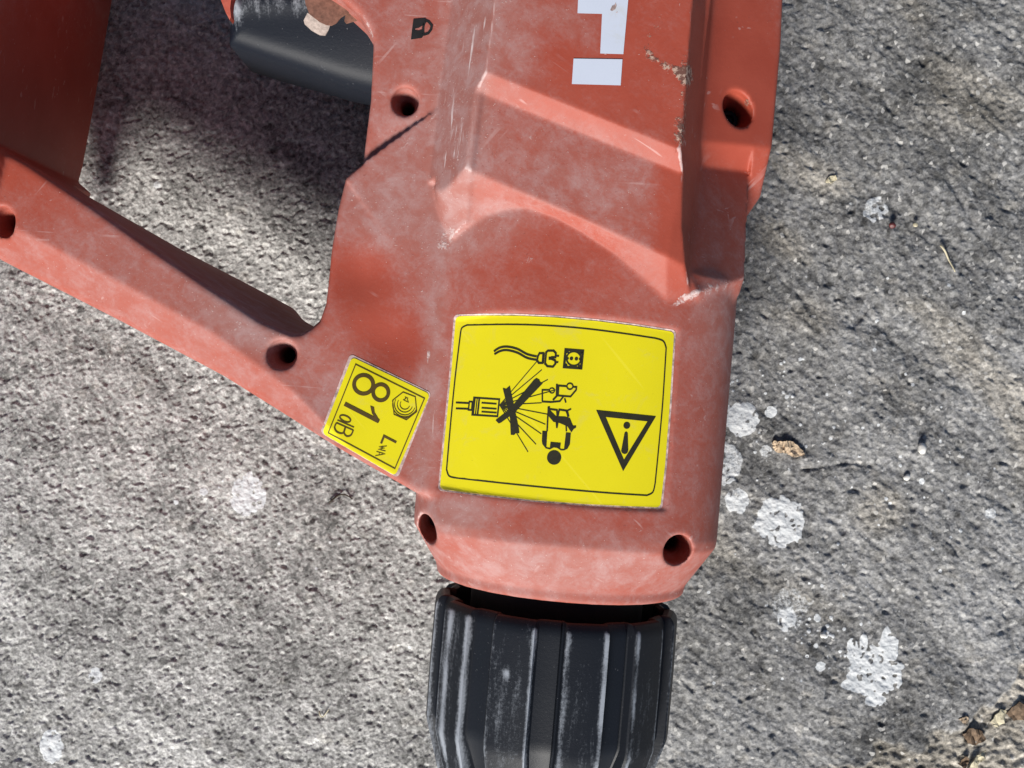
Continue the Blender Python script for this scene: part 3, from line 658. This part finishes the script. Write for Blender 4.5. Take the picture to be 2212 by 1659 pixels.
# torn scrap of tape stuck over the trigger
M_TAPE = plain('brown_tape', (0.20, 0.105, 0.075), 0.5, 0, 0.3, 900); M_GLUE = plain('clear_glue', (0.36, 0.30, 0.27), 0.25, 0, 0.25, 900)
def slabpoly(name, pl, z, th, mat, parent, bend=0.0, tagz=None):
    bm = bmesh.new(); n = len(pl); zs = z if isinstance(z, (list, tuple)) else [z] * n
    tpv = [bm.verts.new(Vector(P3(a, b, q)) * MM) for (a, b), q in zip(pl, zs)]
    lo = [bm.verts.new((v.co.x, v.co.y, v.co.z - th * MM)) for v in tpv]
    for t in tessellate_polygon([[Vector((a, b, 0)) for a, b in pl]]):
        bm.faces.new([tpv[i] for i in t]); bm.faces.new([lo[i] for i in reversed(t)])
    for i in range(n): bm.faces.new((tpv[i], tpv[(i + 1) % n], lo[(i + 1) % n], lo[i]))
    bmesh.ops.recalc_face_normals(bm, faces=bm.faces)
    return mesh_bm(name, bm, mat, parent)
tape = slabpoly('torn_tape', [(655, -30), (660, 10), (668, 30), (690, 47), (705, 54), (716, 55), (726, 50), (736, 38), (742, 34), (760, 22), (745, 5), (720, -10), (690, -30)], 53.2, 0.25, M_TAPE, drill)
slabpoly('curled_tip', [(664, 28), (676, 34), (690, 46), (703, 53), (712, 55), (708, 66), (702, 76), (690, 75), (672, 65), (658, 52), (656, 44)], [53.0, 53.1, 53.1, 53.1, 53.1, 50.8, 49.6, 49.6, 49.8, 50.6, 51.4], 0.4, M_GLUE, tape)
slabpoly('torn_tape', [(746, 30), (765, 25), (779, 37), (777, 43), (760, 47), (748, 51), (744, 46)], 52.2, 0.25, M_TAPE, drill)

lipm = slabpoly('grip_lip', [(462, -60), (470, -20), (480, 8), (488, 28), (496, 43), (499, 36), (497, 18), (499, 0), (508, -30), (515, -60)], [54.5, 54.5, 54, 53.5, 53, 53.2, 53.6, 54, 54.5, 54.5], 2.5, M_RED, drill)

# ------------------------------------------------------------------ the concrete slab
GH = 0.235
nx_, ny_ = int(250 / GH), int(192 / GH)
ax_ = (np.arange(nx_) - nx_ / 2) * GH; ay_ = (np.arange(ny_) - ny_ / 2) * GH
GX, GY = np.meshgrid(ax_, ay_); sh = GX.shape
SX = 1106 + GX * FPX / CAM_H; SY = 829.5 - GY * FPX / CAM_H
right = np.clip(sstep(1050, 1640, SX + 60 * noise2(sh, 40, 40, 1) + 0.12 * (SY - 800)), 0, 1) * (1 - 0.0 * SY)
px = 1 / GH
nA = noise2(sh, 0.42 * px, 0.42 * px, 11); nB = noise2(sh, 0.25 * px, 0.25 * px, 12); nC = noise2(sh, 3 * px, 3 * px, 13); nD = noise2(sh, 0.75 * px, 0.6 * px, 14, 0.4)
pit = sstep(0.85, 1.35, nA) + 0.25 * np.clip(nA - 1.3, 0, 2); pit2 = sstep(1.25, 1.7, nD); nE = noise2(sh, 0.3 * px, 0.26 * px, 15); nF = noise2(sh, 0.55 * px, 0.5 * px, 16)
hL = -0.26 * pit - 0.26 * pit2 - 0.12 * sstep(0.9, 1.4, nE) + 0.035 * nB + 0.10 * nC + 0.03 * np.clip(nA + 0.3, -2, 0.6) + 0.04 * noise2(sh, 0.16 * px, 0.16 * px, 17)
rA = noise2(sh, 0.95 * px, 0.45 * px, 21, -0.62); rB = noise2(sh, 0.35 * px, 0.3 * px, 22); rC = noise2(sh, 7 * px, 3 * px, 23, -0.6); rD = noise2(sh, 0.55 * px, 0.5 * px, 24)
hR_ = 0.085 * rA + 0.20 * rC + 0.045 * rB - 0.28 * np.clip(rD - 1.1, 0, 2) + 0.045 * noise2(sh, 0.17 * px, 0.17 * px, 25)
hG = hL * (1 - right) + hR_ * right
def ridge(pl, wdt, amp, sk=0.0):             # raised lips and cracks in the cement skin
    global hG
    V = np.array([((a - 1106) * CAM_H / FPX, (829.5 - b) * CAM_H / FPX) for a, b in pl]); d = dpolyline(GX, GY, V); hG = hG + 0.6 * amp * np.exp(-(d / wdt) ** 2)
for pl, wd, am in (([(1730, 1015), (1830, 1000), (1880, 1005)], 0.5, -0.7), ([(2050, 1040), (2150, 1075), (2212, 1120)], 0.9, -0.6), ([(2060, 400), (2110, 500), (2170, 560)], 0.8, -0.6), ([(1880, 1170), (1960, 1230)], 0.6, -0.4),
                   ([(2040, 1165), (2060, 1180), (2070, 1200)], 0.4, -0.7), ([(1900, 200), (2000, 330), (2060, 400)], 1.2, -0.5), ([(710, 1085), (745, 1065)], 0.35, -0.6), ([(1900, 700), (1980, 790), (2100, 850)], 1.0, -0.5), ([(2130, 700), (2212, 760)], 0.8, 0.4)):
    ridge(pl, wd, am)
skin = sstep(-14, 10, (SY - np.interp(SX, [1650, 1780, 1960, 2100, 2150, 2212], [1725, 1658, 1628, 1560, 1515, 1430])) + 14 * noise2(sh, 1.2 * px, 1.2 * px, 31))
hG = hG * (1 - 0.2 * skin) - 0.45 * skin + skin * 0.22 * noise2(sh, 0.5 * px, 0.4 * px, 32)
grain = rng.standard_normal(sh).astype(np.float32)
tone = np.clip(1 + 0.12 * grain - 0.38 * sstep(1.35, 1.6, nF) + 0.3 * sstep(1.5, 1.8, -nF) - 0.2 * sstep(1.3, 1.7, -nE) + 0.13 * nB * (1 - right) + 0.10 * rB * right + 0.12 * noise2(sh, 14 * px, 14 * px, 33) + 0.12 * noise2(sh, 4 * px, 2 * px, 34, -0.6) , 0.35, 1.6)
warm = np.clip(skin * 0.9 + 0.55 * sstep(0.5, 2.0, noise2(sh, 7 * px, 4 * px, 35, -0.6)) * right + 0.25 * sstep(1.2, 2.5, noise2(sh, 1.0 * px, 0.8 * px, 36)), 0, 1)
spl = np.zeros(sh); ns = noise2(sh, 0.8 * px, 0.8 * px, 41); ns2 = noise2(sh, 0.3 * px, 0.3 * px, 42); ns3 = noise2(sh, 1.8 * px, 1.8 * px, 43)
SPL = [(1600, 906, 36, 36, 0.9), (1562, 1002, 42, 48, 0.62), (1592, 1082, 27, 30, 0.75), (1685, 1130, 53, 53, 1.0), (1880, 1455, 48, 54, 0.95), (1842, 1398, 12, 20, 0.9), (1866, 1392, 9, 24, 0.8), (1915, 1388, 12, 34, 0.8), (1935, 1440, 20, 10, 0.8), (1838, 1478, 22, 12, 0.8), (1850, 1415, 20, 14, 1.0), (1920, 1400, 22, 30, 0.9), (1930, 1465, 22, 26, 1.0), (1890, 1512, 24, 14, 0.9),
       (1712, 1322, 46, 50, 0.48), (1700, 1340, 22, 24, 0.75), (536, 1068, 36, 48, 0.85), (112, 1612, 26, 36, 1.2), (206, 1459, 15, 17, 0.9), (1893, 450, 27, 27, 0.66), (1772, 1439, 11, 10, 1.1), (1783, 1370, 9, 9, 1.15), (1765, 1335, 8, 9, 1.1),
       (1745, 1012, 0, 0, 0), (1665, 890, 14, 13, 0.8), (520, 640, 0, 0, 0), (1655, 975, 14, 14, 0.55), (2140, 1110, 14, 12, 0.6), (1320, 1150, 0, 0, 0), (340, 400, 8, 8, 0.7), (940, 1600, 24, 18, 0.45), (205, 385, 5, 5, 0.9), (1990, 1040, 6, 8, 0.8), (440, 1062, 9, 8, 1.1), (380, 1085, 6, 6, 0.9)]
for cx, cy, rx, ry, s in SPL:
    if rx == 0: continue
    r = np.sqrt(((SX - cx) / rx) ** 2 + ((SY - cy) / ry) ** 2)
    big = 1.0 if rx > 20 else 0.3
    spl = np.maximum(spl, s * sstep(1.12, 0.92, r + big * (0.06 * ns3 + 0.045 * ns + 0.05 * ns2)) + 0 * ns2)
for cx, cy, rx, ry, n in ((1650, 880, 140, 110, 60), (1780, 1350, 150, 110, 60), (1950, 1050, 260, 200, 60), (1200, 900, 1100, 800, 160)):
    for _ in range(n):
        qx, qy, q = rng.normal(cx, rx * 0.5), rng.normal(cy, ry * 0.5), rng.uniform(1.5, 4.2)
        i0 = int((qx - SX[0, 0]) / (FPX / CAM_H * GH)); j0 = int((SY[0, 0] - qy) / (FPX / CAM_H * GH))
        if 4 < i0 < sh[1] - 5 and 4 < j0 < sh[0] - 5:
            sl_ = (slice(j0 - 4, j0 + 5), slice(i0 - 4, i0 + 5)); r = np.hypot(SX[sl_] - qx, SY[sl_] - qy); spl[sl_] = np.maximum(spl[sl_], sstep(q + 1.5, q - 0.5, r) * rng.uniform(0.5, 1))
spl = spl - 0.9 * sstep(1.3, 1.7, ns2) * (spl > 0.1) - 0.25 * np.clip(ns - 1, 0, 1) * (spl > 0.1)
hG = hG + 0.10 * np.clip(spl, 0, 1) * (1 - right * 0) - np.clip(spl, 0, 1) * 0.35 * hG
fade = np.minimum(np.minimum(np.arange(nx_)[None, :], np.arange(nx_)[::-1][None, :]), np.minimum(np.arange(ny_)[:, None], np.arange(ny_)[::-1][:, None]))
hG = np.minimum(hG, 0.75) * np.clip(fade / 14.0, 0, 1)
Vg = np.stack([GX.ravel(), GY.ravel(), hG.ravel()], 1); idx = np.arange(nx_ * ny_).reshape(sh)
Qg = np.stack([idx[:-1, :-1], idx[:-1, 1:], idx[1:, 1:], idx[1:, :-1]], -1).reshape(-1, 4)
# the slab goes on far beyond the close-up
BIG = 4000.0; OUT = 300.0
def axis_(a): return np.concatenate([[-BIG], np.linspace(-OUT, a[0], int((OUT + a[0]) / 1.0) + 1), np.linspace(a[0], a[-1], int((a[-1] - a[0]) / 1.0) + 1)[1:-1], np.linspace(a[-1], OUT, int((OUT - a[-1]) / 1.0) + 1), [BIG]])
ox, oy = axis_(ax_), axis_(ay_); OX, OY = np.meshgrid(ox, oy); so_ = OX.shape
OSX = 1106 + OX * FPX / CAM_H; OSY = 829.5 - OY * FPX / CAM_H
dist = np.maximum(np.maximum(ax_[0] - OX, OX - ax_[-1]), np.maximum(ay_[0] - OY, OY - ay_[-1]))
n1, n2, n3, n4 = noise2(so_, 0.55, 0.55, 61), noise2(so_, 1.2, 0.9, 62, -0.6), noise2(so_, 7, 4, 63, -0.6), noise2(so_, 0.4, 0.4, 64)
oR_ = np.clip(sstep(1050, 1640, OSX + 60 * noise2(so_, 40, 40, 65) + 0.12 * (OSY - 800)), 0, 1)
oS = sstep(-14, 10, OSY - np.interp(OSX, [1650, 1780, 1960, 2100, 2150, 2212, 2500], [1725, 1658, 1628, 1560, 1515, 1430, 1200])) * sstep(1200, 1600, OSX)
oh = (-0.4 * sstep(0.7, 1.3, n1) + 0.05 * n4) * (1 - 0.5 * oR_) + (0.1 * n2 + 0.15 * n3) * oR_ + 0.1 * n3 - 0.45 * oS
oh = np.minimum(oh, 0.6) * np.clip(dist / 3.0, 0, 1) * (np.abs(OX) < OUT) * (np.abs(OY) < OUT)
ot = np.clip(1 + 0.2 * n4 + 0.12 * n3 - 0.35 * sstep(0.8, 1.4, n1) * (1 - oR_), 0.4, 1.5)
oi = np.arange(OX.size).reshape(so_) + len(Vg)
Qo = np.stack([oi[:-1, :-1], oi[:-1, 1:], oi[1:, 1:], oi[1:, :-1]], -1)
mx, my = 0.5 * (ox[:-1] + ox[1:]), 0.5 * (oy[:-1] + oy[1:])
inner = ((mx > ax_[0]) & (mx < ax_[-1]))[None, :] & ((my > ay_[0]) & (my < ay_[-1]))[:, None]
Qo = Qo[~inner]
Vg = np.concatenate([Vg, np.stack([OX.ravel(), OY.ravel(), oh.ravel()], 1)]); Qg = np.concatenate([Qg, Qo])
ex = lambda a, v: np.concatenate([np.clip(a, -5, 5).ravel(), v.ravel()])
ground = mesh_np('ground', Vg, Qg, M_CONC, None, {'tone': ex(tone, ot), 'splash': ex(spl, 0 * ot), 'warm': ex(warm, 0.9 * oS), 'right': ex(right, oR_)}, smooth=False)
tag(ground, 'rough grey concrete slab with pits and white paint splashes', kind='structure')

# ------------------------------------------------------------------ small loose things on the slab
def gz_at(x, y):
    i = int(round((x - ax_[0]) / GH)); j = int(round((y - ay_[0]) / GH)); i = min(max(i, 0), nx_ - 1); j = min(max(j, 0), ny_ - 1); return float(hG[j, i])
def pebble(name, x, y, r, sq, mat, label, cat, group=None, seed=0):
    q = P(x, y, 0); z = gz_at(*q); bm = bmesh.new(); bmesh.ops.create_icosphere(bm, subdivisions=3, radius=1)
    rs = random.Random(seed); d = [(Vector((rs.gauss(0, 1), rs.gauss(0, 1), rs.gauss(0, 1))).normalized(), rs.uniform(0.7, 0.95)) for _ in range(9)]
    for v in bm.verts:
        c = v.co.copy()
        for n_, k in d:
            e = c.dot(n_) - k
            if e > 0: c -= n_ * e * 0.8
        v.co = Vector((c.x * r, c.y * r * sq, c.z * r * 0.8)) * MM
    o = mesh_bm(name, bm, mat, None, True); o.location = (q[0] * MM, q[1] * MM, (max(z, 0) + r * 0.75) * MM); o.rotation_euler.z = rs.uniform(0, 3)
    return tag(o, label, cat, group)
def flake(name, pl, th, lift, mat, label, cat, group=None, jag=0.0):
    bm = bmesh.new(); q0 = P(*pl[0], 0); n = len(pl); rs = random.Random(len(pl) + int(pl[0][0]))
    tv = []
    for k, (a, b) in enumerate(pl):
        q = P(a, b, 0); z = gz_at(*q) * 0.4 + lift[k % len(lift)]; tv.append(bm.verts.new(((q[0] - q0[0]) * MM, (q[1] - q0[1]) * MM, z * MM)))
    fc = bm.faces.new(tv); bmesh.ops.triangulate(bm, faces=[fc])
    bmesh.ops.subdivide_edges(bm, edges=list(bm.edges), cuts=3, use_grid_fill=True)
    for v in bm.verts: v.co += Vector((rs.gauss(0, 0.09), rs.gauss(0, 0.09), rs.gauss(0, 0.10) + 0.16 * math.sin(v.co.x * 2600 + v.co.y * 1500))) * MM
    top_f = list(bm.faces); ext = bmesh.ops.extrude_face_region(bm, geom=top_f)
    for v in [g for g in ext['geom'] if isinstance(g, bmesh.types.BMVert)]: v.co.z -= th * MM
    bmesh.ops.recalc_face_normals(bm, faces=bm.faces)
    o = mesh_bm(name, bm, mat); o.location = (q0[0] * MM, q0[1] * MM, 0); return tag(o, label, cat, group)
def stem(name, pl, r, mat, label, cat, group=None, lift=0.5):
    p = crv(pl, 6); bm = bmesh.new(); rows = []; n = len(p); q0 = P(*p[0], 0)
    for k, a in enumerate(p):
        b = p[min(k + 1, n - 1)] - p[max(k - 1, 0)]; b = b / np.hypot(*b); q = P(a[0], a[1], 0); z = gz_at(*q) * 0.3 + lift + 0.3 * math.sin(k * 0.7)
        rad = r * (1 - 0.5 * k / n); row = []
        for i in range(7):
            t = 2 * math.pi * i / 7; row.append(bm.verts.new(((q[0] - q0[0] + b[1] * rad * math.cos(t)) * MM, (q[1] - q0[1] + b[0] * rad * math.cos(t)) * MM, (z + rad * math.sin(t)) * MM)))
        rows.append(row)
    for a, b in zip(rows, rows[1:]):
        for i in range(7): bm.faces.new((a[i], a[(i + 1) % 7], b[(i + 1) % 7], b[i]))
    bm.faces.new(rows[0][::-1]); bm.faces.new(rows[-1]); bmesh.ops.recalc_face_normals(bm, faces=bm.faces)
    o = mesh_bm(name, bm, mat, None, True); o.location = (q0[0] * MM, q0[1] * MM, 0); return tag(o, label, cat, group)
M_QUARTZ = plain('white_stone', (0.72, 0.71, 0.68), 0.6, 0, 0.15, 900); M_BARK = plain('bark_flake', (0.50, 0.38, 0.26), 0.8, 0, 0.4, 1200, 0.0002)
M_STRAW = plain('dry_straw', (0.52, 0.47, 0.33), 0.7, 0, 0.25, 900); M_LEAF = plain('dead_leaf', (0.15, 0.10, 0.062), 0.8, 0, 0.5, 900, 0.0002); M_REDST = plain('dark_red_chip', (0.11, 0.022, 0.022), 0.5, 0, 0.3)
M_TWIG = plain('dark_twig', (0.055, 0.042, 0.03), 0.8, 0, 0.4)
pebble('pebble', 1987, 968, 1.3, 0.8, M_QUARTZ, 'white pebble casting a dark shadow on the right of the slab', 'pebble', 'loose white pebbles', 1)
pebble('pebble', 1957, 1031, 0.7, 1.3, M_QUARTZ, 'smaller white pebble just below the shadow casting white pebble', 'pebble', 'loose white pebbles', 2)
pebble('pebble', 1777, 1371, 0.75, 1.0, M_QUARTZ, 'round white pebble between the two lower white paint splashes', 'pebble', 'loose white pebbles', 3)
pebble('stone_chip', 1926, 487, 0.75, 1.1, M_REDST, 'dark red stone chip below the small white splash at upper right', 'stone chip', None, 4)
pebble('stone_chip', 1976, 486, 0.6, 0.9, M_STRAW, 'pale yellow stone chip to the right of the dark red chip', 'stone chip', None, 5)
flake('bark_flake', [(1667, 957), (1672, 950), (1684, 953), (1698, 951), (1712, 955), (1722, 964), (1735, 976), (1737, 983), (1712, 987), (1702, 981), (1690, 978), (1676, 976), (1671, 968)], 0.5, [0.7, 1.1, 0.9, 1.2, 0.8, 0.6, 0.7], M_BARK, 'jagged tan bark flake on the slab right of the warning label', 'bark flake')
flake('wood_chip', [(1782, 392), (1790, 383), (1803, 380), (1806, 390), (1796, 395), (1786, 397)], 0.3, [0.5, 0.7], M_STRAW, 'small pale wood chip on the slab right of the side block', 'wood chip')
stem('straw', [(2030, 530), (2045, 553), (2060, 588)], 0.28, M_STRAW, 'dry straw stem lying at upper right of the slab', 'straw')
stem('twig', [(712, 1086), (728, 1072), (745, 1068), (762, 1078)], 0.26, M_TWIG, 'short dark twig below the small yellow noise label', 'twig')
stem('straw', [(690, 1535), (697, 1548), (712, 1530)], 0.16, M_STRAW, 'thin bent straw on the slab left of the black chuck', 'straw')
flake('leaf_stalk', [(2086, 1668), (2098, 1640), (2112, 1628), (2128, 1618), (2124, 1634), (2112, 1650), (2100, 1672)], 0.3, [0.8, 1.3, 1.0], M_STRAW, 'pale dry leaf stalk in the litter at the lower right corner', 'leaf stalk')
lit = [([(2080, 1585), (2098, 1570), (2120, 1578), (2126, 1596), (2108, 1610), (2088, 1604)], M_LEAF, 'dark curled leaf scrap above the pale stalk at lower right'),
       ([(2070, 1650), (2084, 1632), (2092, 1640), (2082, 1659)], M_LEAF, 'narrow dark leaf scrap left of the pale stalk at lower right'),
       ([(2172, 1540), (2200, 1516), (2230, 1525), (2225, 1550), (2190, 1556)], M_LEAF, 'dark leaf scrap on the right edge above the litter'),
       ([(2138, 1560), (2160, 1530), (2172, 1535), (2166, 1560), (2150, 1572)], M_STRAW, 'pale broken leaf scrap between the dark scraps at lower right'),
       ([(2070, 1552), (2085, 1545), (2092, 1555), (2080, 1562)], M_BARK, 'small brown leaf scrap at the top of the litter')]
for pl, m, lb in lit: flake('leaf_scrap', pl, 0.3, [0.3, 0.9, 0.5, 1.1], m, lb, 'leaf scrap', 'leaf litter in the lower right corner')
